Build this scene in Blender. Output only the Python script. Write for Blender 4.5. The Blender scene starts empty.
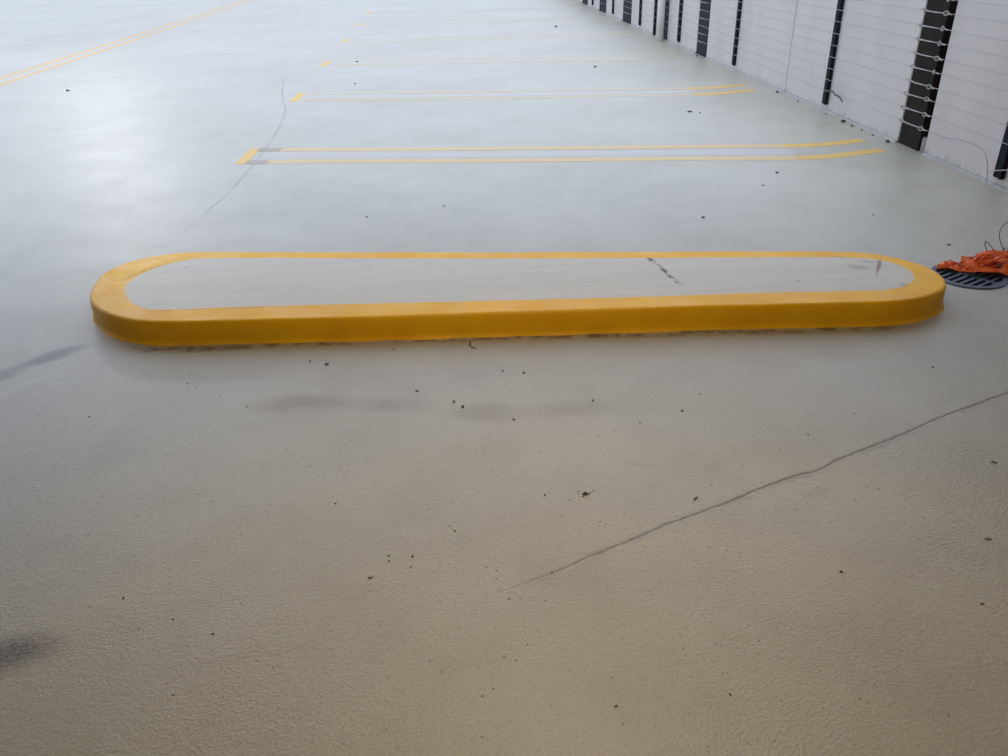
import bpy, bmesh, math, random
from mathutils import Vector, Matrix, noise
random.seed(7)
S = bpy.context.scene
COL = S.collection

# ------------------------------------------------------------------ camera
F = 795.0                      # focal length in pixels of the 1008x756 frame
CAM_H = 1.65
dn = Vector((46, 1432, F)).normalized(); up = -dn
gv = Vector((-67, -441, F)); gv = (gv - up * gv.dot(up)).normalized()
rt = gv.cross(up)
if rt.x < 0: rt = -rt
R = Matrix((rt, gv, up))       # world axes: x across, y along the wall, z up
cd = bpy.data.cameras.new('camera'); cam = bpy.data.objects.new('camera', cd); COL.objects.link(cam)
M3 = Matrix((R @ Vector((1, 0, 0)), R @ Vector((0, -1, 0)), R @ Vector((0, 0, -1)))).transposed()
cam.matrix_world = Matrix.Translation((0, 0, CAM_H)) @ M3.to_4x4()
cd.sensor_width = 36; cd.lens = F / 1008 * 36; cd.clip_start = 0.05; cd.clip_end = 300
S.camera = cam

def at(x, y, z=0.0):
    """point at height z seen at pixel x, y"""
    r = R @ Vector((x - 504, y - 378, F)); t = (z - CAM_H) / r.z
    return Vector((r.x * t, r.y * t, z))

# ------------------------------------------------------------------ light
S.view_settings.view_transform = 'Standard'; S.view_settings.look = 'None'
S.view_settings.gamma = 1; S.view_settings.use_curve_mapping = False
S.view_settings.exposure = 0.0
w = bpy.data.worlds.new('overcast_sky'); S.world = w; w.use_nodes = True
nt = w.node_tree; bg = nt.nodes['Background']
tc = nt.nodes.new('ShaderNodeTexCoord'); sp = nt.nodes.new('ShaderNodeSeparateXYZ')
rp = nt.nodes.new('ShaderNodeValToRGB')
nt.links.new(tc.outputs['Generated'], sp.inputs[0]); nt.links.new(sp.outputs['Z'], rp.inputs[0])
rp.color_ramp.elements[0].position = 0.0; rp.color_ramp.elements[0].color = (0.48, 0.54, 0.68, 1)   # sky dimmed near the horizon, added to tone down far floor reflections
rp.color_ramp.elements[1].position = 0.24; rp.color_ramp.elements[1].color = (0.70, 0.80, 1.0, 1)
nt.links.new(rp.outputs[0], bg.inputs['Color']); bg.inputs['Strength'].default_value = 1.75

def area(name, loc, target, sx, sy, power, color):
    l = bpy.data.lights.new(name, 'AREA'); l.shape = 'RECTANGLE'; l.size = sx; l.size_y = sy
    l.energy = power; l.color = color
    o = bpy.data.objects.new(name, l); COL.objects.link(o); o.location = loc
    o.rotation_euler = (Vector(target) - Vector(loc)).to_track_quat('-Z', 'Y').to_euler()
    return o
# lamp on a pole out on the open deck: its glare lies on the wet-looking coating
area('deck_lamp', (-7.0, 17.5, 4.2), (-2.8, 6.5, 0), 0.5, 0.5, 62, (1.0, 0.97, 0.9))
# warm ceiling lamps of the covered bay
area('bay_lamp', (0.25, 1.75, 2.32), (0.25, 1.95, 0), 0.9, 0.9, 28, (1.0, 0.80, 0.54))

# ------------------------------------------------------------------ materials
def mat(name, color=(.5, .5, .5), rough=.5, spec=.5, metal=0.0):
    m = bpy.data.materials.new(name); m.use_nodes = True
    b = m.node_tree.nodes['Principled BSDF']
    b.inputs['Base Color'].default_value = (*color, 1); b.inputs['Roughness'].default_value = rough
    b.inputs['Specular IOR Level'].default_value = spec; b.inputs['Metallic'].default_value = metal
    return m

class G:
    """short hand for shader nodes"""
    def __init__(s, m):
        s.t = m.node_tree; s.b = s.t.nodes['Principled BSDF']
        s.tc = s.t.nodes.new('ShaderNodeTexCoord').outputs['Object']
    def n(s, typ, ins=None, **kw):
        q = s.t.nodes.new(typ)
        for k, v in kw.items(): setattr(q, k, v)
        for k, v in (ins or {}).items(): s.set(q.inputs[k], v)
        return q
    def set(s, inp, v):
        if isinstance(v, bpy.types.NodeSocket): s.t.links.new(v, inp)
        elif isinstance(v, tuple) and len(v) == 3 and inp.type == 'RGBA': inp.default_value = (*v, 1)
        else: inp.default_value = v
    def m(s, op, a, b=0.0, c=0.0, clamp=False):
        q = s.t.nodes.new('ShaderNodeMath'); q.operation = op; q.use_clamp = clamp
        s.set(q.inputs[0], a); s.set(q.inputs[1], b); s.set(q.inputs[2], c); return q.outputs[0]
    def noise(s, scale, detail=3, rough=.55, vec=None, dist=0.0):
        return s.n('ShaderNodeTexNoise', {'Vector': vec or s.tc, 'Scale': scale, 'Detail': detail, 'Roughness': rough, 'Distortion': dist}).outputs['Fac']
    def noisec(s, scale, detail=3, vec=None):
        return s.n('ShaderNodeTexNoise', {'Vector': vec or s.tc, 'Scale': scale, 'Detail': detail}).outputs['Color']
    def ramp(s, v, a, b, o0=0.0, o1=1.0):
        return s.n('ShaderNodeMapRange', {'Value': v, 'From Min': a, 'From Max': b, 'To Min': o0, 'To Max': o1}, interpolation_type='SMOOTHSTEP').outputs[0]
    def mix(s, f, a, b, mode='MIX'):
        q = s.t.nodes.new('ShaderNodeMix'); q.data_type = 'RGBA'; q.blend_type = mode
        s.set(q.inputs[0], f); s.set(q.inputs[6], a); s.set(q.inputs[7], b); return q.outputs[2]
    def warp(s, vec, scale, amt, detail=3):
        c = s.n('ShaderNodeVectorMath', {0: s.noisec(scale, detail), 1: (0.5, 0.5, 0.5)}, operation='SUBTRACT').outputs[0]
        c = s.n('ShaderNodeVectorMath', {0: c, 'Scale': amt}, operation='SCALE').outputs[0]
        return s.n('ShaderNodeVectorMath', {0: vec, 1: c}, operation='ADD').outputs[0]
    def blob(s, vec, c, ang, sx, sy, soft=1.0):
        mp = s.n('ShaderNodeMapping', {'Vector': vec, 'Location': (c[0], c[1], 0), 'Rotation': (0, 0, ang), 'Scale': (sx, sy, 1)}, vector_type='TEXTURE').outputs[0]
        d = s.n('ShaderNodeVectorMath', {0: mp}, operation='LENGTH').outputs['Value']
        return s.ramp(d, 1.0, 1.0 - soft)
    def polyline(s, pts, vec):
        """distance to a gently bending line, plus 0..1 mask along its length"""
        a, b = Vector(pts[0][:2]), Vector(pts[-1][:2]); L = (b - a).length; d = (b - a) / L
        ang = math.atan2(d.y, d.x)
        mp = s.n('ShaderNodeMapping', {'Vector': vec, 'Location': (a.x, a.y, 0), 'Rotation': (0, 0, ang)}, vector_type='TEXTURE').outputs[0]
        xyz = s.n('ShaderNodeSeparateXYZ', {0: mp})
        u = s.m('DIVIDE', xyz.outputs['X'], L)
        q = s.t.nodes.new('ShaderNodeFloatCurve'); cv = q.mapping.curves[0]
        for i, p in enumerate(pts):
            r = Vector(p[:2]) - a; uu = r.dot(d) / L; vv = -r.x * d.y + r.y * d.x
            if i == 0: cv.points[0].location = (0, .5)
            elif i == len(pts) - 1: cv.points[-1].location = (1, .5)
            else: cv.points.new(uu, .5 + vv)
        q.mapping.update(); s.set(q.inputs['Value'], u)
        dist = s.m('ABSOLUTE', s.m('SUBTRACT', xyz.outputs['Y'], s.m('SUBTRACT', q.outputs[0], .5)))
        return dist, u
    def out(s, color=None, rough=None, height=None, strength=.3, dist=.01, spec=None):
        if color is not None: s.set(s.b.inputs['Base Color'], color)
        if rough is not None: s.set(s.b.inputs['Roughness'], rough)
        if spec is not None: s.set(s.b.inputs['Specular IOR Level'], spec)
        if height is not None:
            bp = s.n('ShaderNodeBump', {'Height': height, 'Strength': strength, 'Distance': dist})
            s.t.links.new(bp.outputs[0], s.b.inputs['Normal'])

CRACK = [(2.165, 2.596), (1.962, 2.514), (1.816, 2.455), (1.671, 2.387), (1.532, 2.322), (1.433, 2.281), (1.292, 2.222), (1.224, 2.181), (1.127, 2.153), (0.986, 2.098), (0.848, 2.037), (0.717, 1.983), (0.591, 1.932), (0.516, 1.896), (0.336, 1.816), (0.219, 1.759), (0.13, 1.725), (0.0, 1.675)]
SEAM = [(-2.3, 12.2), (-2.0, 10.336), (-1.808, 9.342), (-1.73, 8.47), (-1.695, 7.2), (-1.70, 6.3), (-1.76, 5.516), (-1.86, 4.70)]

def floor_material():
    m = mat('coated_concrete'); g = G(m); tc = g.tc
    big = g.noise(.55, 4); mid = g.noise(3.2, 5, .6); fine = g.noise(26, 4, .65)
    col = g.mix(g.ramp(big, .35, .65), (.39, .366, .29), (.435, .41, .33))
    col = g.mix(g.m('MULTIPLY', g.ramp(mid, .42, .72), .35), col, (.31, .272, .21))
    col = g.mix(g.m('MULTIPLY', g.ramp(fine, .5, .8), .22), col, (.33, .30, .26))
    g1 = g.noise(150, 3, .7); g2 = g.noise(55, 4, .7)
    col = g.mix(g.m('MULTIPLY', g.ramp(g1, .5, .72), .46), col, (.22, .20, .165))
    col = g.mix(g.m('MULTIPLY', g.ramp(g1, .5, .3), .22), col, (.55, .52, .45))
    col = g.mix(g.m('MULTIPLY', g.ramp(g2, .52, .74), .38), col, (.24, .215, .175))
    wv = g.warp(tc, 7, .07, 5)
    grit = g.noise(95, 3, .7)
    def stain(c, ang, sx, sy, color, k, soft=.9, gritty=0.0):
        nonlocal col
        f = g.m('MULTIPLY', g.blob(wv, c, ang, sx, sy, soft), k)
        if gritty: f = g.m('MULTIPLY', f, g.ramp(grit, .5 - gritty, .5 + gritty * .6, .25, 1.0))
        col = g.mix(f, col, color)
    # dirt with shapes of their own
    stain((-1.90, 3.44), math.atan2(.124, .155), .21, .085, (.075, .05, .03), 1.0, .75, .3)
    stain((-2.07, 3.27), .7, .18, .10, (.11, .08, .05), .85, .9, .3)
    stain((-1.95, 3.1), .95, .35, .05, (.52, .50, .46), .5, .9, .25)
    stain((-1.27, 1.60), .2, .20, .11, (.075, .055, .035), .95, .9, .3)
    stain((-.66, 2.86), -.05, .32, .11, (.21, .15, .10), .8, .95, .3)
    stain((-.30, 2.80), -.1, .27, .10, (.22, .17, .12), .55, .95, .3)
    stain((.08, 2.70), -.08, .22, .11, (.23, .175, .12), .65, .95, .3)
    stain((.42, 2.68), 0, .28, .10, (.25, .20, .14), .5, .95, .3)
    stain((.61, 2.29), -.2, .11, .025, (.28, .26, .22), .45, .95, .3)
    stain((.0, 3.05), 0, .45, .12, (.33, .32, .28), .4, .95, .2)
    stain((-1.2, 2.9), .3, .5, .2, (.36, .345, .31), .5, .95, .2)
    stain((-.6, 1.53), .05, .35, .014, (.27, .24, .2), .35, .95, .1)
    stain((1.15, 2.06), .35, .09, .04, (.29, .25, .20), .5, .9, .3)
    # grime along the foot of the island
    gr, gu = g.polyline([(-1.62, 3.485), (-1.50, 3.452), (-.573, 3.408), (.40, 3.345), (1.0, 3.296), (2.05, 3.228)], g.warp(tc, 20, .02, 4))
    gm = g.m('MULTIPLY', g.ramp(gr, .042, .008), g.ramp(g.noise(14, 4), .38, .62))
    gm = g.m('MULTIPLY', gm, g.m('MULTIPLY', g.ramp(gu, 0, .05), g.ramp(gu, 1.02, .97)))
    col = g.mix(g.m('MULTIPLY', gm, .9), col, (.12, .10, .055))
    # long hairline joint crossing the foreground
    wf = g.warp(tc, 24, .016, 5)
    d, u = g.polyline(CRACK, wf)
    ends = g.m('MULTIPLY', g.ramp(u, 1.0, .85), g.ramp(u, -.3, -.05))
    cr = g.m('MULTIPLY', g.ramp(d, .009, .001), ends); halo = g.m('MULTIPLY', g.ramp(d, .028, .003), ends)
    halo = g.m('MULTIPLY', halo, g.ramp(g.noise(6, 3), .3, .7))
    col = g.mix(g.m('MULTIPLY', halo, .6), col, (.23, .20, .16))  # soft shadow beside the joint, painted into the floor colour
    col = g.mix(g.m('MULTIPLY', cr, g.ramp(g.noise(22, 3), .3, .6, .18, .5)), col, (.12, .10, .075))
    # faint seam running away to the left of the stalls
    d2, u2 = g.polyline(SEAM, g.warp(tc, 3, .05, 4))
    sm = g.m('MULTIPLY', g.ramp(d2, .022, .004), g.m('MULTIPLY', g.ramp(u2, 0, .1), g.ramp(u2, 1.0, .8)))
    col = g.mix(g.m('MULTIPLY', sm, g.ramp(g.noise(5, 3), .3, .65, .25, .7)), col, (.20, .19, .175))
    # scattered pits and dark grit trodden into the coating
    vo = g.n('ShaderNodeTexVoronoi', {'Vector': g.warp(tc, 40, .006, 2), 'Scale': 30.0, 'Randomness': 1.0})
    pit = g.m('LESS_THAN', vo.outputs['Distance'], .12)
    pick = g.m('GREATER_THAN', g.n('ShaderNodeSeparateColor', {0: vo.outputs['Color']}).outputs[0], .72)
    patch = g.ramp(g.noise(1.1, 3), .36, .60, .1, 1.0)
    pf = g.m('MULTIPLY', g.m('MULTIPLY', pit, pick), patch)
    col = g.mix(g.m('MULTIPLY', pf, .8), col, (.12, .10, .08))
    vo2 = g.n('ShaderNodeTexVoronoi', {'Vector': g.warp(tc, 60, .004, 2), 'Scale': 75.0})
    p2 = g.m('MULTIPLY', g.m('LESS_THAN', vo2.outputs['Distance'], .2), g.m('GREATER_THAN', g.n('ShaderNodeSeparateColor', {0: vo2.outputs['Color']}).outputs[1], .75))
    p2 = g.m('MULTIPLY', p2, g.ramp(g.noise(2.3, 3), .40, .60, .15, 1.0))
    col = g.mix(g.m('MULTIPLY', p2, .5), col, (.15, .13, .10))
    # orange peel of the coating, in patches
    o1 = g.noise(120, 2, .5); o2 = g.noise(45, 3, .6); o3 = g.noise(5, 3)
    h = g.m('ADD', g.m('MULTIPLY', o1, g.ramp(g.noise(2.0, 2), .35, .65, .6, 1.3)), g.m('MULTIPLY', o2, .9))
    h = g.m('ADD', h, g.m('MULTIPLY', o3, .08))
    h = g.m('SUBTRACT', h, g.m('MULTIPLY', cr, 1.2))
    rough = g.ramp(g.noise(1.4, 4), .3, .7, .40, .44)
    m.node_tree.nodes['Principled BSDF'].inputs['IOR'].default_value = 1.65
    g.out(col, rough, h, .4, .0048, .5)
    return m
M_floor = floor_material()

def yellow_material():
    m = mat('yellow_curb_paint'); g = G(m)
    col = g.mix(g.ramp(g.noise(5, 4), .35, .7), (.95, .50, .003), (.90, .44, .002))
    col = g.mix(g.m('MULTIPLY', g.ramp(g.noise(60, 3, .7), .62, .78), .35), col, (.45, .27, .05))
    o3 = Vector((.25, 3.9, 0)); wv = g.warp(g.tc, 20, .01, 3)
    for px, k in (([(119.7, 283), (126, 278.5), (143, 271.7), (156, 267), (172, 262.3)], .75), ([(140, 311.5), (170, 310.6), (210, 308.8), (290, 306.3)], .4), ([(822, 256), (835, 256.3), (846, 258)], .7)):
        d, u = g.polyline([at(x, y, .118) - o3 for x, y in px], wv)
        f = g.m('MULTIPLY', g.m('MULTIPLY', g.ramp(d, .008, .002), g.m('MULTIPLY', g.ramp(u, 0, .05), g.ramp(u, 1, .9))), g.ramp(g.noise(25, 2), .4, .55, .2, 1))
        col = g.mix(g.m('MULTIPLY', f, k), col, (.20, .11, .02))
    h = g.m('ADD', g.noise(90, 3), g.m('MULTIPLY', g.noise(9, 3), 1.6))
    g.out(col, g.ramp(g.noise(12, 3), .3, .7, .40, .55), h, .4, .004, .3)
    return m
M_yellow = yellow_material()

def islandtop_material():
    m = mat('worn_island_concrete'); g = G(m)
    # trowelled streaks run along the island
    st = g.n('ShaderNodeMapping', {'Vector': g.tc, 'Scale': (.5, 9, 1)}).outputs[0]
    s1 = g.noise(3, 5, .6, vec=st)
    col = g.mix(g.ramp(s1, .3, .7), (.57, .52, .425), (.62, .57, .47))
    col = g.mix(g.m('MULTIPLY', g.ramp(g.noise(9, 4), .5, .75), .2), col, (.42, .38, .30))
    wv = g.warp(g.tc, 16, .03, 4)
    # broken dark crack across the slab and rust marks near the right end
    a, b = at(646, 256, .118), at(683, 287, .118)
    d, u = g.polyline([a, (a + b) / 2 + Vector((.004, 0, 0)), b], wv)
    e = g.m('MULTIPLY', g.m('MULTIPLY', g.ramp(u, -.02, .04), g.ramp(u, 1.0, .85)), g.ramp(g.noise(17, 2), .42, .52, .15, 1))
    col = g.mix(g.m('MULTIPLY', g.ramp(d, .019, .006), e), col, (.055, .045, .03))
    for (x, y, sx, sy, k) in ((878.5, 266, .014, .20, .95), (858, 267, .09, .05, .45), (868, 262, .10, .03, .35), (798, 281, .02, .012, .7), (905, 285, .04, .03, .5)):
        p = at(x, y, .118)
        col = g.mix(g.m('MULTIPLY', g.blob(wv, p, -math.atan2(p.x, p.y), sx, sy, .8), k), col, (.24, .15, .08))
    vo = g.n('ShaderNodeTexVoronoi', {'Vector': g.tc, 'Scale': 11.0})
    pit = g.m('MULTIPLY', g.m('LESS_THAN', vo.outputs['Distance'], .07), g.m('GREATER_THAN', g.n('ShaderNodeSeparateColor', {0: vo.outputs['Color']}).outputs[0], .7))
    col = g.mix(g.m('MULTIPLY', pit, .6), col, (.15, .12, .08))
    g.out(col, .5, g.noise(40, 4), .35, .004)
    return m
M_top = islandtop_material()

def stripe_material(name, c, wear_wash, floorc=(.44, .41, .36)):
    m = mat(name); g = G(m)
    f = g.m('ADD', g.m('MULTIPLY', g.ramp(g.noise(18, 5, .7), .3, .7), .30), wear_wash, clamp=True)  # uneven wear plus an even wash toward the floor colour
    col = g.mix(f, c, floorc)
    g.out(col, .52, g.noise(60, 3), .5, .005, .45)
    return m
M_line = stripe_material('worn_washed_stall_paint', (.66, .43, .15), .12)  # worn paint with the floor sheen's pale wash mixed into its colour
M_lineend = stripe_material('saturated_stall_paint', (.70, .42, .05), .0)  # more saturated yellow for caps and line ends
M_faint = stripe_material('far_washed_stall_paint', (.62, .43, .18), .38)  # farther lines: stronger sheen wash put into the paint colour
M_lane = stripe_material('faded_lane_paint', (.60, .38, .13), .0)
M_ghost = stripe_material('scuffed_paint_edge', (.26, .17, .08), .3)
M_infill = stripe_material('stripe_infill_coating', (.48, .462, .415), .3)

def panel_material():
    m = mat('white_wall_panel'); g = G(m)
    v = g.n('ShaderNodeMapping', {'Vector': g.tc, 'Scale': (1, 1, .35)}).outputs[0]
    col = g.mix(g.ramp(g.noise(2.5, 4, .6, vec=v), .35, .7), (.56, .522, .488), (.515, .48, .45))
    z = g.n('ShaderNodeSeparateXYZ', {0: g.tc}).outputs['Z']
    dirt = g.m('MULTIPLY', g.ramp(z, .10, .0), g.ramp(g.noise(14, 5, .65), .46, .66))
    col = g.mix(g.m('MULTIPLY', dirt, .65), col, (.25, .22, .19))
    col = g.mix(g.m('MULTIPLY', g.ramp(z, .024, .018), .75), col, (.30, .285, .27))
    sc = g.m('MULTIPLY', g.ramp(g.noise(7, 6, .75), .62, .72), .35)
    col = g.mix(sc, col, (.42, .40, .38))
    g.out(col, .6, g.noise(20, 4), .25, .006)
    return m
M_panel = panel_material()
def simple(name, c, c2, rough, scale=20, bump=.2, metal=0., dist=.002, spec=.5):
    m = mat(name, metal=metal, spec=spec); g = G(m)
    g.out(g.mix(g.ramp(g.noise(scale, 4), .35, .65), c, c2), rough, g.noise(scale * 3, 3), bump, dist)
    return m
M_brown = simple('brown_column_paint', (.024, .0205, .017), (.018, .0155, .013), .85, 6, spec=.15)
M_dark = simple('dark_slate_steel', (.010, .012, .017), (.016, .018, .024), .8, 15, spec=.15)
M_slate = simple('slate_column_paint', (.030, .032, .040), (.022, .024, .030), .8, 6, spec=.15)
M_slit = simple('recess_shade', (.006, .006, .007), (.01, .01, .011), .9, 8)  # near-black that stands for the shade inside recesses
M_block = simple('grey_mortar_block', (.27, .24, .23), (.20, .18, .17), .8, 25)
M_wire = simple('weathered_steel_cable', (.38, .37, .36), (.32, .31, .30), .6, 60)
M_bare = simple('bright_galvanised_steel', (.40, .38, .36), (.30, .29, .27), .5, 60, metal=.2)
M_pipe = simple('white_pipe_paint', (.80, .79, .75), (.72, .70, .66), .4, 6)
M_iron = simple('cast_iron_grate_paint', (.075, .095, .14), (.045, .06, .09), .42, 30)
M_ceil = simple('grey_concrete_ceiling', (.38, .36, .33), (.30, .285, .26), .8, 3)
M_crumb = simple('dark_grit', (.035, .028, .02), (.07, .055, .035), .85, 200)
M_leaf = simple('dry_leaf_brown', (.06, .045, .022), (.10, .075, .035), .8, 80)
M_loop = simple('dark_binding_wire', (.02, .02, .022), (.05, .045, .04), .5, 50)
def orange_material():
    m = mat('torn_orange_plastic'); g = G(m)
    col = g.mix(g.ramp(g.noise(14, 4), .35, .65), (.70, .10, .018), (.88, .20, .04))
    col = g.mix(g.m('MULTIPLY', g.ramp(g.noise(30, 4), .66, .74), .8), col, (.75, .55, .48))
    col = g.mix(g.m('MULTIPLY', g.ramp(g.noise(23, 4), .34, .26), .8), col, (.14, .03, .02))
    g.out(col, .42, g.noise(70, 3), .5, .004)
    return m
M_orange = orange_material()

# ------------------------------------------------------------------ builders
def link(name, bm, m, parent=None, smooth=False):
    bmesh.ops.recalc_face_normals(bm, faces=bm.faces[:])
    me = bpy.data.meshes.new(name); bm.to_mesh(me); bm.free()
    if smooth:
        for p in me.polygons: p.use_smooth = True
    o = bpy.data.objects.new(name, me); COL.objects.link(o)
    if m: me.materials.append(m)
    if parent: o.parent = parent
    return o
def tag(o, label, cat, group=None):
    o['label'] = label; o['category'] = cat
    if group: o['group'] = group
    return o
def struct(o, label, cat='wall'):
    o['kind'] = 'structure'; o['label'] = label; o['category'] = cat; return o
def empty(name, loc=(0, 0, 0)):
    o = bpy.data.objects.new(name, None); COL.objects.link(o); o.location = loc; o.empty_display_size = .1; return o
def box(bm, x0, x1, y0, y1, z0, z1, bev=0.0):
    r = bmesh.ops.create_cube(bm, size=1)
    for v in r['verts']:
        v.co = Vector(((x0 + x1) / 2 + v.co.x * (x1 - x0), (y0 + y1) / 2 + v.co.y * (y1 - y0), (z0 + z1) / 2 + v.co.z * (z1 - z0)))
    if bev:
        es = list({e for v in r['verts'] for e in v.link_edges})
        bmesh.ops.bevel(bm, geom=es, offset=bev, segments=2, affect='EDGES')
def tube(bm, pts, r, n=8, closed=False):
    pts = [Vector(p) for p in pts]; rings = []; N = len(pts); prev = None
    for i, p in enumerate(pts):
        if closed: t = pts[(i + 1) % N] - pts[i - 1]
        else: t = pts[min(i + 1, N - 1)] - pts[max(i - 1, 0)]
        t.normalize()
        if prev is None: s = t.cross(Vector((0, 0, 1)) if abs(t.z) < .9 else Vector((1, 0, 0)))
        else: s = prev - t * prev.dot(t)
        s.normalize(); prev = s; q = t.cross(s)
        rr = r(i / max(1, N - 1)) if callable(r) else r
        rings.append([bm.verts.new(p + (s * math.cos(a) + q * math.sin(a)) * rr) for a in [2 * math.pi * k / n for k in range(n)]])
    for i in range(N if closed else N - 1):
        A, B = rings[i], rings[(i + 1) % N]
        for k in range(n): bm.faces.new((A[k], A[(k + 1) % n], B[(k + 1) % n], B[k]))
    if not closed:
        bm.faces.new(rings[0][::-1]); bm.faces.new(rings[-1])
def spline(pts, n, closed=False):
    pts = [Vector(p) for p in pts]; out = []; N = len(pts)
    for i in range(N if closed else N - 1):
        g_ = (lambda k: pts[k % N]) if closed else (lambda k: pts[max(0, min(N - 1, k))])
        p0, p1, p2, p3 = g_(i - 1), g_(i), g_(i + 1), g_(i + 2)
        for j in range(n):
            t = j / n
            out.append(.5 * ((2 * p1) + (p2 - p0) * t + (2 * p0 - 5 * p1 + 4 * p2 - p3) * t * t + (3 * p1 - p0 - 3 * p2 + p3) * t ** 3))
    if not closed: out.append(pts[-1])
    return out
def resample(pts, n, closed=True):
    L = [0]; q = pts + [pts[0]] if closed else pts
    for a, b in zip(q, q[1:]): L.append(L[-1] + (b - a).length)
    out = []; j = 0; cnt = n if closed else n - 1
    for i in range(n):
        d = L[-1] * i / cnt
        while j < len(L) - 2 and L[j + 1] < d: j += 1
        f = (d - L[j]) / max(1e-9, L[j + 1] - L[j]); out.append(q[j].lerp(q[j + 1], min(1, f)))
    return out

# ------------------------------------------------------------------ setting
WX = 3.86                                   # face of the right-hand wall
DC = Vector((2.715, 3.775)); DR = .188      # floor drain
bm = bmesh.new()
x0, x1, y0, y1 = -45, WX + .6, -14, 70; s = .3
def quad(bm, a, b, c, d):
    bm.faces.new([bm.verts.new((p[0], p[1], 0)) for p in (a, b, c, d)])
ax, bx, ay, by = DC.x - s, DC.x + s, DC.y - s, DC.y + s
quad(bm, (x0, y0), (x1, y0), (x1, ay), (x0, ay)); quad(bm, (x0, by), (x1, by), (x1, y1), (x0, y1))
quad(bm, (x0, ay), (ax, ay), (ax, by), (x0, by)); quad(bm, (bx, ay), (x1, ay), (x1, by), (bx, by))
N = 64; inner = []; outer = []
for k in range(N):
    a = 2 * math.pi * k / N; c, sn = math.cos(a), math.sin(a); q = s / max(abs(c), abs(sn))
    inner.append(bm.verts.new((DC.x + DR * c, DC.y + DR * sn, 0))); outer.append(bm.verts.new((DC.x + q * c, DC.y + q * sn, 0)))
for k in range(N): bm.faces.new((inner[k], outer[k], outer[(k + 1) % N], inner[(k + 1) % N]))
fl = link('floor', bm, M_floor)
for p in fl.data.polygons:
    if p.normal.z < 0: p.flip()
struct(fl, 'pale coated concrete parking deck with stains and hairline joints', 'floor')

CEIL_Y = 4.6  # edge of the unseen slab, set where its shade should end
bm = bmesh.new(); box(bm, -14, WX + .4, -12, CEIL_Y, 2.4, 2.7)
struct(link('ceiling', bm, M_ceil), 'unseen grey concrete slab placed to shade the near bay', 'ceiling')
bm = bmesh.new(); box(bm, -14, WX + .4, -12.2, -12, 0, 2.4)
struct(link('wall_back', bm, M_ceil), 'grey concrete wall at the back of the covered bay')

bm = bmesh.new(); box(bm, -4.6, -4.4, -12, 4.5, 0, 2.4)  # unseen blocker, keeps side sky light off the near left floor
struct(link('sky_blocker_left', bm, M_ceil), 'unseen grey wall added at the left to block sky light')
# the right-hand wall: white panels with dark gaps between them; (near, far) edges along the wall
wide = [(6.31, 6.73), (12.33, 12.86), (14.62, 15.02), (17.55, 18.40), (20.3, 21.2), (22.9, 23.8)]
NX = 15.50
narrow = [5.32, 8.20, 11.06, 13.84, NX, 16.70, 19.42, 22.1]
PH = 1.2
edges = [4.2] + [e for q in wide for e in q] + [34.0]
for i in range(0, len(edges), 2):
    a, b = edges[i], edges[i + 1]
    cuts = [a] + ([9.28] if a < 9.28 < b else []) + [b]
    for c0, c1 in zip(cuts, cuts[1:]):
        bm = bmesh.new()
        box(bm, WX, WX + .14, c0 + (.004 if c0 != a else 0), c1 - (.004 if c1 != b else 0), 0, PH, .006)
        # rough skirting lip at the foot of the panel
        n = max(3, int((c1 - c0) / .12)); prof = [(-.022, 0), (-.016, .008), (-.004, .014), (.01, .018), (.01, 0)]
        rings = []
        for k in range(n + 1):
            y = c0 + .006 + (c1 - c0 - .012) * k / n; j = 1 + .45 * noise.noise(Vector((y * 3.1, 0, 0)))
            rings.append([bm.verts.new((WX + px * j, y, pz * j)) for px, pz in prof])
        for A, B in zip(rings, rings[1:]):
            for k in range(4): bm.faces.new((A[k], A[k + 1], B[k + 1], B[k]))
        o = link('wall_right', bm, M_panel)
        struct(o, 'white painted wall panel behind the cables on the right')
bm = bmesh.new(); box(bm, WX + .30, WX + .36, 4.2, 34, 0, PH)  # added black sheet, gives the gaps their shade by colour
struct(link('wall_right', bm, M_slit), 'black sheet in place of shade behind the gaps of the right-hand wall')
bm = bmesh.new(); box(bm, WX, WX + .2, -12, 4.2, 0, 2.4)
struct(link('wall_right', bm, M_panel), 'white wall beside the covered near bay')

# columns standing in the gaps
labs = ['wide dark brown column in the nearest wall gap, crossed by eye hooks',
        'second wide dark column along the wall, beyond the thin wall joint',
        'slim dark column in the gap right beside the white pipe',
        'wide dark column in the first gap beyond the white pipe',
        'wide dark column in the second gap beyond the white pipe',
        'wide dark column at the top edge of the photo, by the wall foot']
for (a, b), lb in zip(wide, labs):
    e = empty('wall_column', (WX, (a + b) / 2, 0)); first = a < 7
    sl = .10 if first else .04
    def loc(bm): bmesh.ops.translate(bm, verts=bm.verts[:], vec=-Vector(e.location)); return bm
    bm = bmesh.new(); box(bm, WX + .004, WX + .16, a + sl, b - .002, 0, PH, .003)
    link('column_face', loc(bm), M_brown if a < 12 else (M_dark if a == 14.62 else M_slate), e)
    bm = bmesh.new(); box(bm, WX + .17, WX + .19, a, b, 0, PH); box(bm, WX + .05, WX + .17, a, a + sl * .5, .13 if first else .0, PH)
    link('gap_shade', loc(bm), M_slit, e)  # black boxes paint the shadow in the recess beside the column
    if first:
        bm = bmesh.new(); box(bm, WX + .01, WX + .12, a + .002, a + .085, 0, .12, .008)
        bb = link('mortar_block', loc(bm), M_block, e); bb['label'] = 'grey mortar block at the foot'
    tag(e, lb, 'column', 'dark columns in the wall gaps')
nl = ['narrow black post at the right edge of the photo', 'narrow black post standing left of the nearest wide column',
      'narrow black post just right of the second wide column', 'narrow black post between the second wide column and the white pipe',
      'narrow dark post touching the left side of the white pipe', 'narrow dark post next left of the white pipe group',
      'narrow dark post between the two far wide columns', 'tiny narrow dark post near the top edge of the photo']
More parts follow.
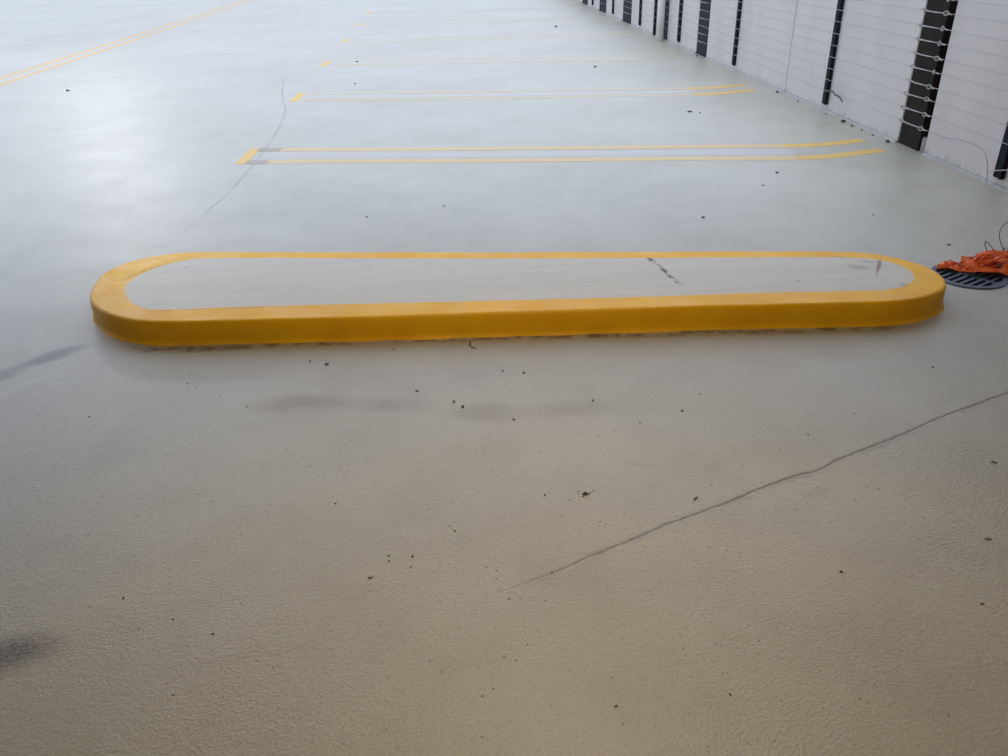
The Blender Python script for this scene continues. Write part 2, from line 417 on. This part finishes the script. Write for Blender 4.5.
for y, lb in zip(narrow, nl):
    bm = bmesh.new(); wd = .095 if y < 12 else .13
    z0 = .065 if y != NX else .0
    bx_ = WX - .028
    box(bm, bx_, WX - .001, y - wd / 2, y + wd / 2, z0, PH - .02, .003)
    box(bm, bx_ - .012, bx_, y - wd / 2, y - wd / 2 + .012, z0, PH - .02)      # small return flange of the steel angle
    tag(link('wall_post', bm, M_dark), lb, 'post', 'narrow posts along the wall')
bm = bmesh.new(); tube(bm, [(WX - .132, 14.62, 0), (WX - .132, 14.62, 1.5)], .062, 24)
pe = link('drain_pipe', bm, M_pipe, smooth=True)
tag(pe, 'white vertical pipe standing against the wall among dark columns', 'pipe')
for z in (1.0,):
    bm = bmesh.new(); tube(bm, [(WX - .132, 14.62, z), (WX - .132, 14.62, z + .04)], .067, 24); link('pipe_bracket', bm, M_bare, pe)

# ------------------------------------------------------------------ cables
CX = WX - .055
def ring_bm(bm, c, rad, r, tilt=0.0):
    tube(bm, [Vector((c[0] + math.sin(tilt) * rad * math.cos(a), c[1] + rad * math.cos(a) * math.cos(tilt), c[2] + rad * .62 * math.sin(a))) for a in [2 * math.pi * k / 14 for k in range(14)]], r, 6, True)
ZC = [.205, .312, .418, .524, .629, .734, .840, .943, 1.047, 1.145]
ordn = ['lowest', 'second from the ground', 'third from the ground', 'fourth from the ground', 'fifth from the ground', 'sixth from the ground', 'seventh from the ground', 'eighth from the ground', 'ninth from the ground', 'topmost']
for i, z in enumerate(ZC):
    e = empty('barrier_cable', (CX, 6.5, z))
    ys = 6.22 if i == 0 else 4.3
    segs = [(ys, 34.0)]
    if i == 0: segs = [(6.22, 7.70), (8.12, 34.0)]
    bm = bmesh.new()
    for a, b in segs:
        pts = []; n = int((b - a) / .35) + 2
        for k in range(n + 1):
            y = a + (b - a) * k / n
            pts.append((0.006 * noise.noise(Vector((y * .8, i * 3.3, 0))), y - 6.5, .012 * noise.noise(Vector((y * .45, i * 7.7, 2)))))
        tube(bm, pts, .0022, 6)
    c = link('cable', bm, M_wire, e)
    for (a, b) in [q for q in wide if q[0] < 20]:
        for side, y in () if a > 7 else ((0, b - .085), (1, a + .02)):
            bm = bmesh.new(); tl = random.uniform(-.5, .5)
            zz = .012 * noise.noise(Vector((y * .45, i * 7.7, 2)))
            cc = (-.004, y - 6.5 + random.uniform(-.015, .015), zz + random.uniform(-.004, .004))
            ring_bm(bm, cc, .023, .0042, tl)
            tube(bm, [(cc[0], cc[1] - .024, cc[2]), (cc[0], cc[1] - .075, cc[2] - .004)], .0046, 6)
            if side == 0: tube(bm, [(cc[0], cc[1] + .024, cc[2]), (cc[0], cc[1] + .06, cc[2] - .003)], .004, 6)
            h = link('eye_hook', bm, M_bare, e)
        bm = bmesh.new(); tube(bm, [(-.004, a + .04 - 6.5, zz), (-.006, (a + b) / 2 - 6.5, zz - .004), (-.004, b - .06 - 6.5, zz)], .0026, 6)
        link('tie_rod', bm, M_bare, e)
    tag(e, 'thin steel cable strung along the white wall, %s' % ordn[i], 'cable', 'cables strung along the right wall')
# slack ends
def wire_thing(name, pts, r, m, label, cat, n=8):
    bm = bmesh.new(); tube(bm, spline(pts, n), r, 6); return tag(link(name, bm, m, smooth=True), label, cat)
wire_thing('loose_cable', [(CX, 6.21, .205), (CX, 6.02, .200), (CX - .01, 5.85, .222), (CX - .01, 5.69, .237), (CX, 5.56, .228), (CX, 5.485, .212), (CX, 5.46, .19), (CX, 5.41, .13), (CX, 5.385, .06), (CX, 5.375, .012)], .0035, M_wire,
           'slack steel cable drooping to the floor right of the nearest wide column', 'cable')
wire_thing('cable_end', [(CX - .02, 5.37, .10), (CX - .025, 5.30, .125), (CX - .02, 5.24, .14), (CX - .02, 5.15, .165), (CX - .02, 5.0, .19), (CX - .02, 4.8, .21)], .0042, M_bare,
           'short bent wire crossing the narrow black post at the right edge', 'cable')
wire_thing('cable_end', [(CX, 8.14, .203), (CX - .01, 8.06, .214), (CX, 7.97, .222), (CX - .012, 7.90, .208), (CX, 7.82, .196), (CX - .02, 7.71, .176)], .0075, M_loop,
           'frayed dark cable end sticking out beside the narrow post', 'cable')

# ------------------------------------------------------------------ island
HT = .118
outer_px = [(89, 298), (90.5, 290), (96, 280), (105, 271.5), (118, 265), (135, 259.5), (152, 255.6), (171, 253), (190.5, 251.6), (215, 251.1), (340, 251.6), (489, 251.4), (640, 250.9), (767, 250.6), (846, 250.8),
            (875, 253), (903.5, 258.4), (926, 265.3), (941, 273.5), (948.3, 284), (944, 290.5), (932, 295.3), (912, 299.6), (888, 302), (843, 303.2), (767, 304.8), (703, 306.2), (640, 308.5), (489, 313), (340, 317.8), (282, 319.2), (200, 321.3), (160, 321.9), (138, 321), (121, 318.4), (104, 312.5), (94, 306)]
inner_px = [(124.5, 289), (129.5, 281.5), (143, 273), (163, 265.2), (185, 260.3), (204.5, 258.3), (270, 257.9), (340, 258.2), (489, 258.4), (640, 258), (760, 257.4), (830, 257.2), (868.6, 258.6), (891, 261.7), (909, 269), (914.6, 276.5), (910, 284), (898, 288.4), (868.6, 290.6), (767, 292.6), (640, 296.8), (489, 300.8), (340, 304.2), (254, 306.3), (190, 308.6), (156, 309.6), (140, 307.3), (129, 300)]
NP = 220
def smooth_loop(p, it=2):
    for _ in range(it): p = [(p[i - 1] + p[i] * 2 + p[(i + 1) % len(p)]) / 4 for i in range(len(p))]
    return p
outer = smooth_loop(resample([p for p in spline([at(x, y, HT) for x, y in outer_px], 8, True)], NP), 3)
innr = smooth_loop(resample([p for p in spline([at(x, y, HT) for x, y in inner_px], 8, True)], NP), 2)
for i, p in enumerate(innr):                                   # hand-brushed inner edge
    c = Vector((.25, 3.95, HT)); d = (p - c).normalized(); p += d * (.006 * noise.noise(p * 9) + .003 * noise.noise(p * 40)); p.z = HT
e = empty('parking_island', (0.25, 3.9, 0))
def off(loop, i, d):
    t = (loop[(i + 1) % len(loop)] - loop[i - 1]).normalized(); return Vector((t.y, -t.x, 0)) * d
sgn = 1.0
cen = sum(outer, Vector()) / NP
if (outer[0] + off(outer, 0, .1) - cen).length < (outer[0] - cen).length: sgn = -1.0
bm = bmesh.new(); O3 = Vector(e.location)
prof = [(.004, .0), (.018, .0), (.015, .005), (.007, .012), (.004, .026), (.002, .07), (.0, HT - .014), (-.004, HT - .005), (-.011, HT - .0008), (-.020, HT)]
rings = []
for k, (d, z) in enumerate(prof[1:]):
    ring = []
    for i, p in enumerate(outer):
        wv_ = .004 * noise.noise(Vector((p.x * 2.2, p.y * 2.2, z * 5))); dd = d
        if k < 3: dd = d * (.55 + .9 * abs(noise.noise(Vector((p.x * 3.1, p.y * 4, 5)))))
        q = p + off(outer, i, sgn * (dd + wv_)); q.z = max(0, z + (.0015 * noise.noise(p * 6) if z > .1 else 0)); ring.append(bm.verts.new(q - O3))
    rings.append(ring)
ir = []
for p in innr: ir.append(bm.verts.new(Vector((p.x, p.y, HT)) - O3))
for A, B in zip(rings, rings[1:]):
    for i in range(NP): bm.faces.new((A[i], A[(i + 1) % NP], B[(i + 1) % NP], B[i]))
# yellow top band between the outer edge and the brushed inner edge, a slight ridge in it
es = [bm.edges.get((rings[-1][i], rings[-1][(i + 1) % NP])) for i in range(NP)]
es += [bm.edges.new((ir[i], ir[(i + 1) % NP])) for i in range(NP)]
off0 = min(range(NP), key=lambda j: (ir[j].co - rings[-1][0].co).length)
A = rings[-1]
# walk both loops together
orient = 1
if (ir[(off0 + 5) % NP].co - A[5].co).length > (ir[off0 - 5].co - A[5].co).length: orient = -1
i = j = 0
while i < NP or j < NP:
    a0, a1 = A[i % NP], A[(i + 1) % NP]; b0, b1 = ir[(off0 + orient * j) % NP], ir[(off0 + orient * (j + 1)) % NP]
    if j >= NP or (i < NP and (a1.co - b0.co).length < (a0.co - b1.co).length):
        bm.faces.new((a0, a1, b0)); i += 1
    else:
        bm.faces.new((a0, b1, b0)); j += 1
yc = link('yellow_curb', bm, M_yellow, e, True); yc['label'] = 'glossy yellow painted curb band and sides'
for poly in yc.data.polygons:
    if all(yc.data.vertices[v].co.z > HT - .0005 for v in poly.vertices): poly.use_smooth = False
bm = bmesh.new()
f = bm.faces.new([bm.verts.new(Vector((p.x, p.y, HT))) for p in innr])
r_ = bmesh.ops.inset_region(bm, faces=[f], thickness=.006, depth=-.0025)
it = link('island_top', bm, M_top, e); it['label'] = 'bare grey concrete infill with a dark broken crack'
for p in it.data.polygons:
    pass
# object texture coordinates of the top use world metres
it.location = -O3
tag(e, 'long low rounded traffic island with yellow painted curb on the concrete deck', 'traffic island')

# ------------------------------------------------------------------ painted stall markings
T = .0012
UP = [(-1.66, 7.55), (-1.2, 7.46), (-.5, 7.335), (.447, 7.178), (1.2, 7.06), (2.0, 6.935), (2.6, 6.84), (2.885, 6.80), (3.10, 6.775), (3.305, 6.793), (3.62, 6.866)]
LO = [(-1.68, 7.09), (-1.2, 7.02), (-.5, 6.895), (.415, 6.74), (1.2, 6.63), (2.0, 6.51), (2.6, 6.40), (2.85, 6.37), (3.123, 6.375), (3.294, 6.417), (3.61, 6.497)]
def ribbon(pts, wdt, z, amp=.006, seed=0.0, n=10):
    bm = bmesh.new(); P = resample(spline([Vector((x, y, 0)) for x, y in pts], 8), max(8, int(len(pts) * n)), False); L_, R_ = [], []
    for i, p in enumerate(P):
        t = (P[min(i + 1, len(P) - 1)] - P[max(0, i - 1)]).normalized(); nn = Vector((-t.y, t.x, 0))
        j1 = amp * noise.noise(Vector((p.x * 5, seed, 1))); j2 = amp * noise.noise(Vector((p.x * 5, seed, 9)))
        L_.append(p + nn * (wdt / 2 + j1)); R_.append(p - nn * (wdt / 2 + j2))
    lo, hi = [], []
    for a, b in zip(L_, R_):
        hi.append((bm.verts.new((a.x, a.y, z)), bm.verts.new((b.x, b.y, z)))); lo.append((bm.verts.new((a.x, a.y, 0.0001)), bm.verts.new((b.x, b.y, 0.0001))))
    for i in range(len(P) - 1):
        bm.faces.new((hi[i][0], hi[i][1], hi[i + 1][1], hi[i + 1][0]))
        bm.faces.new((hi[i][0], hi[i + 1][0], lo[i + 1][0], lo[i][0])); bm.faces.new((hi[i][1], lo[i][1], lo[i + 1][1], hi[i + 1][1]))
    bm.faces.new((hi[0][0], lo[0][0], lo[0][1], hi[0][1])); bm.faces.new((hi[-1][0], hi[-1][1], lo[-1][1], lo[-1][0]))
    return bm
rows = [0.0, 3.02, 6.05, 9.25, 12.55, 15.8]
names = ['nearest', 'second nearest', 'third nearest', 'fourth nearest', 'fifth nearest', 'farthest faint']
for k, dy in enumerate(rows):
    e = empty('stall_marking', (0, 7.0 + dy, 0))
    sh = -.02 * k
    def put(name, pts, wdt, m, seed, z=T):
        bm = ribbon([(x + sh, y + dy) for x, y in pts], wdt, z, seed=seed); bmesh.ops.translate(bm, verts=bm.verts[:], vec=(0, -7.0 - dy, 0)); return link(name, bm, m, e)
    put('edge_line', UP[:8], .125, M_line if k < 1 else M_faint, k); put('edge_line', LO[:8], .125, M_line if k < 1 else M_faint, k + .5)
    a = put('line_end', UP[7:], .125, M_lineend if k < 2 else M_faint, k + .2); b = put('line_end', LO[7:], .125, M_lineend if k < 2 else M_faint, k + .7)
    if k < 2: a['label'] = b['label'] = 'brighter orange yellow bent line end by the wall'
    c = put('end_cap', [(-1.81, 7.03), (-1.80, 7.3), (-1.79, 7.62)], .10, M_lineend, k + .3); c['label'] = 'solid golden yellow end cap'
    if k == 0:
        for q in ([(-1.76, 7.565), (-1.54, 7.525)], [(-1.77, 7.10), (-1.58, 7.065)]):
            put('scuffed_edge', [q[0], ((q[0][0] + q[1][0]) / 2, (q[0][1] + q[1][1]) / 2), q[1]], .12, M_ghost, k, T + .0006)
    if k < 3:
        mid = [(u_[0], (u_[1] + l_[1]) / 2) for u_, l_ in zip(UP[:8], LO[:8])]
        put('stripe_infill', mid, .21, M_infill, k + .9, .0007)
    tag(e, '%s pair of pale yellow stall lines painted across the deck' % names[k], 'parking line', 'stall lines painted on the deck')
e = empty('lane_marking', (-6.5, 20, 0))
for x in (-6.36, -6.66):
    pts = [(x + .02 * noise.noise(Vector((y, x, 0))), y) for y in range(9, 62, 2)]
    bm = ribbon(pts, .13, T, seed=x); bmesh.ops.translate(bm, verts=bm.verts[:], vec=(6.5, -20, 0)); link('lane_line', bm, M_lane, e)
bm = ribbon([(-6.51, y) for y in range(9, 62, 2)], .15, .0007); bmesh.ops.translate(bm, verts=bm.verts[:], vec=(6.5, -20, 0)); link('lane_infill', bm, M_infill, e)
tag(e, 'double pale yellow lane line running away at the upper left', 'lane line')

# ------------------------------------------------------------------ floor drain
e = empty('drain_grate', (DC.x, DC.y, 0))
bm = bmesh.new(); n = 64; prof = [(DR - .002, -.05), (DR - .002, .006), (DR - .006, .009), (DR - .030, .009), (DR - .032, .006), (DR - .032, -.05)]
rg = [[bm.verts.new((r * math.cos(2 * math.pi * k / n), r * math.sin(2 * math.pi * k / n), z)) for k in range(n)] for r, z in prof]
for A, B in zip(rg, rg[1:]):
    for k in range(n): bm.faces.new((A[k], A[(k + 1) % n], B[(k + 1) % n], B[k]))
link('rim', bm, M_iron, e)
ang = math.atan2(.055, .10); d = Vector((math.cos(ang), math.sin(ang), 0)); q = Vector((-d.y, d.x, 0)); ri = DR - .033
pitch = .037
for k in range(-4, 5):
    o_ = k * pitch; half = math.sqrt(max(0, ri * ri - o_ * o_))
    if half < .03: continue
    bm = bmesh.new(); box(bm, -half, half, -.0085, .0085, -.03, .008, .002)
    bmesh.ops.rotate(bm, verts=bm.verts[:], matrix=Matrix.Rotation(ang, 3, 'Z')); bmesh.ops.translate(bm, verts=bm.verts[:], vec=q * o_)
    link('grate_bar', bm, M_iron, e)
bm = bmesh.new(); box(bm, -.009, .009, -ri, ri, -.032, .0065, .002); bmesh.ops.rotate(bm, verts=bm.verts[:], matrix=Matrix.Rotation(ang, 3, 'Z'))
link('cross_bar', bm, M_iron, e)
bm = bmesh.new(); bmesh.ops.create_circle(bm, cap_ends=True, radius=DR, segments=48); bmesh.ops.translate(bm, verts=bm.verts[:], vec=(0, 0, -.09)); link('sump_bottom', bm, M_slit, e)
tag(e, 'round dark iron drain grate with slots, set in the floor beside the orange scraps', 'drain')

# ------------------------------------------------------------------ torn orange plastic and wires
def scrap(bm, c, a, L, W, lift, seed, curl=1.0):
    """one torn strip: folded over itself, resting on the floor at its ends"""
    nu, nv = 22, 8; ca, sa = math.cos(a), math.sin(a); g_ = []
    for i in range(nu + 1):
        row = []
        for j in range(nv + 1):
            u = i / nu - .5; v = j / nv - .5
            wd = W * (1 - (abs(2 * u)) ** 2.5 * .7) * (1 + .35 * noise.noise(Vector((u * 3, seed, 0))))
            x = u * L; y = v * wd + .3 * W * noise.noise(Vector((u * 2.5, 7, seed)))
            fold = 1 - abs(2 * ((v * 2.2 + u * .8 + seed) % 1) - 1)               # long creases
            z = lift * (1 - (2 * u) ** 2 * .7) + curl * (.020 * fold + .022 * abs(noise.noise(Vector((u * 3.2, v * 1.5, seed)))) + .006 * noise.noise(Vector((u * 9, v * 6, seed + 9))))
            z = max(.0115, z + .010)
            row.append(bm.verts.new((c[0] + x * ca - y * sa, c[1] + x * sa + y * ca, z)))
        g_.append(row)
    for i in range(nu):
        for j in range(nv): bm.faces.new((g_[i][j], g_[i + 1][j], g_[i + 1][j + 1], g_[i][j + 1]))
def scraps(name, lst, label):
    bm = bmesh.new()
    for q in lst: scrap(bm, *q)
    o = link(name, bm, M_orange)
    md = o.modifiers.new('thickness', 'SOLIDIFY'); md.thickness = .002
    return tag(o, label, 'plastic scrap')
rnd = random.Random(5)
lst = []
for k in range(40):
    t = rnd.random() ** .8; x = 2.80 + .60 * t; y = 3.845 + .06 * t + rnd.uniform(-.10, .09)
    lst.append(((x, y), rnd.uniform(-.5, .35), rnd.uniform(.12, .24), rnd.uniform(.05, .085), rnd.uniform(.0, .012 + .045 * min(1, max(0, (x - 2.80) / .12))), k * 3.7, .8))
scraps('orange_plastic_heap', lst, 'crumpled heap of torn orange plastic at the right edge beyond the drain')
scraps('orange_plastic_scrap', [((2.655, 3.88), .2, .13, .06, .002, 91.0, .8), ((2.69, 3.835), -.35, .14, .05, .0, 95.0, .7), ((2.67, 3.90), .6, .10, .05, .008, 97.0, .8)], 'crumpled orange scrap lying on the left half of the drain grate')
scraps('orange_plastic_scrap', [((2.95, 3.655), -.6, .12, .05, .003, 51.0, .7), ((3.0, 3.68), .2, .12, .05, .008, 57.0, .8)], 'small orange scrap just right of the drain grate at the photo edge')
def loopw(pts, label, r=.0022):
    return wire_thing('wire_loop', pts, r, M_loop, label, 'wire', 10)
# loops standing up out of the heap, in a vertical plane at y about 3.97
def vp(x, y, Y=3.95):
    r = R @ Vector((x - 504, y - 378, F)); t = Y / r.y; return Vector((r.x * t, Y, max(.012, CAM_H + r.z * t)))
loopw([vp(1012, 259), vp(1003, 248, 3.97), vp(999.4, 236, 4.0), vp(1001, 229, 4.02), vp(1006, 223, 4.04), vp(1013, 220, 4.04), vp(1022, 226, 4.02), vp(1022, 240, 4.0), vp(1012, 248, 3.97), vp(1004, 248.6, 3.95), vp(999, 258, 3.93), vp(1002, 262, 3.9)],
      'tall dark wire loop rising from the orange heap at the right edge')
loopw([vp(989, 257), vp(986, 248, 3.97), vp(985, 241.5, 3.98), vp(988, 243, 3.97), vp(993, 249, 3.95), vp(996, 257, 3.92), vp(992, 262, 3.9)], 'thin pointed wire loop standing above the orange heap')
loopw([vp(969, 263), vp(970, 258.5, 3.96), vp(976, 256, 3.97), vp(981, 254.5, 3.97), vp(981.5, 252, 3.98), vp(983, 257, 3.94), vp(986, 260, 3.9)], 'low bent wire arching over the left of the orange heap')
loopw([vp(1004, 258), vp(1007, 254, 3.96), vp(1012, 255, 3.96), vp(1018, 262, 3.9)], 'short wire hook beside the tall wire loop')

# ------------------------------------------------------------------ specks and leaf bits
def crumb(name, p, size, m, label, cat, group=None, z=0.0, lng=1.0, ang=None):
    bm = bmesh.new(); bmesh.ops.create_icosphere(bm, subdivisions=2, radius=.5)
    sd = rnd.uniform(0, 99); a = rnd.uniform(0, 3.1) if ang is None else ang
    for v in bm.verts:
        k = 1 + .7 * noise.noise(v.co * 3 + Vector((sd, 0, 0))); v.co = Vector((v.co.x * size * lng * k, v.co.y * size * .75 * k, (v.co.z + .5) * size * .45 * k))
    bmesh.ops.rotate(bm, verts=bm.verts[:], matrix=Matrix.Rotation(a, 3, 'Z'))
    o = link(name, bm, m); o.location = (p.x, p.y, z)
    return tag(o, label, cat, group)
near = [(310, 361.7, 9), (326.8, 364.6, 13), (393.8, 350, 10), (523.8, 373, 10), (503, 371.5, 7), (417.6, 391.4, 8), (454, 401.8, 9), (462.8, 407, 12), (513.7, 419.7, 8), (593, 401, 8), (545, 495.4, 7), (335.7, 504, 6),
        (412.5, 556.8, 7), (388.6, 555.7, 5), (370, 578, 7), (373, 577, 4), (455, 531, 5), (450, 526, 4), (551.8, 573, 5), (561.8, 515.7, 4), (509, 599, 4), (416, 391, 6), (841, 572, 6), (711.8, 485, 4), (808, 435, 6), (932.7, 367.6, 9), (854, 414, 5), (682, 411, 7), (411, 567, 4), (389, 561, 4),
        (123.5, 598.7, 6), (139, 629, 4), (174, 695, 4), (166.7, 684, 3), (273.8, 667.7, 4), (173, 619.5, 4), (730, 694.7, 5), (616, 706.5, 5), (759, 641, 3), (949, 714.6, 3), (860, 699, 3), (982, 604, 6), (187.5, 384, 6), (196, 388, 5), (89, 417, 6), (247, 407, 6), (220, 397, 5), (640, 423, 5), (700, 394, 5), (570, 500, 4), (600, 522, 4), (493, 470, 4), (340, 470, 4)]
for x, y, s_ in near:
    crumb('grit_speck', at(x, y), s_ * .001 * 1.15, M_crumb, 'tiny dark grit speck lying on the bare floor in front of the island', 'speck', 'dark specks on the near floor', lng=rnd.uniform(1, 1.7))
far = [(777, 173, 22), (703, 217.6, 16), (873, 215, 13), (949, 245, 14), (763, 185.5, 12), (690, 112, 30), (367, 217, 12), (444, 206, 10), (355, 84, 22), (352, 128, 14), (700, 113, 18), (620, 150, 0), (556, 27, 50), (68, 91, 35), (357, 62, 30), (595, 67, 30)]
for x, y, s_ in far:
    if s_: crumb('grit_speck', at(x, y), s_ * .001, M_crumb, 'tiny dark speck lying on the pale floor beyond the island', 'speck', 'dark specks beyond the island', lng=1.6)
for x, y, s_ in [(853, 121.7, 50), (862.8, 125.7, 30), (882, 135, 22), (892, 142, 40), (788, 92, 40), (812, 101, 22), (871, 130, 20), (700, 56, 40), (835, 114, 18)]:
    p = at(x, y); crumb('debris_lump', Vector((min(p.x, WX - .075), p.y, 0)), s_ * .001, M_crumb, 'small dark lump of debris at the foot of the white wall', 'debris', 'debris along the wall foot', lng=1.3, ang=1.5)
# crumbled leaf
e = empty('crumbled_leaf', at(586, 494))
for k in range(26):
    r_, a_ = .0025 + abs(rnd.gauss(0, .009)), rnd.uniform(0, 6.28); bm = bmesh.new(); bmesh.ops.create_icosphere(bm, subdivisions=1, radius=.5)
    sz = rnd.uniform(.003, .0075) * (1.25 if r_ < .008 else .7)
    for v in bm.verts: v.co = Vector((v.co.x * sz * 1.5 + 1.6 * r_ * math.cos(a_), v.co.y * sz + r_ * math.sin(a_), (v.co.z + .5) * sz * .5))
    link('leaf_fragment', bm, M_crumb, e)
tag(e, 'small cluster of crumbled dark leaf bits in the middle of the near floor', 'leaf litter')
def twig(px, py, L, a, r, label):
    c = at(px, py); bm = bmesh.new(); dx, dy_ = math.cos(a) * L / 2, math.sin(a) * L / 2
    tube(bm, [(-dx, -dy_, r), (-dx * .3, -dy_ * .3 + .0015, r * 1.1), (dx * .4, dy_ * .4 - .001, r * 1.2), (dx, dy_, r)], lambda t: r * (1 - .5 * abs(2 * t - 1)), 6)
    o = link('twig', bm, M_leaf); o.location = (c.x, c.y, 0); tag(o, label, 'twig')
twig(695.6, 498.8, .024, .7, .0028, 'short dark twig below the long floor crack, right of centre')
twig(994, 462.9, .020, -.7, .0028, 'short dark twig near the right edge below the long floor crack')
twig(988, 539.5, .022, -.1, .0022, 'thin twig near the right edge, the lower one of two')
twig(213, 634.4, .011, 0, .002, 'tiny dark stick on the lower left floor')
wire_thing('curled_leaf_stem', [at(471, 342) + Vector((0, 0, .004)), at(469.5, 346) + Vector((0, 0, .009)), at(473, 348) + Vector((0, 0, .004)), at(476, 349) + Vector((0, 0, .003))], .0022, M_leaf, 'curled thin leaf stem lying just in front of the island', 'leaf stem')
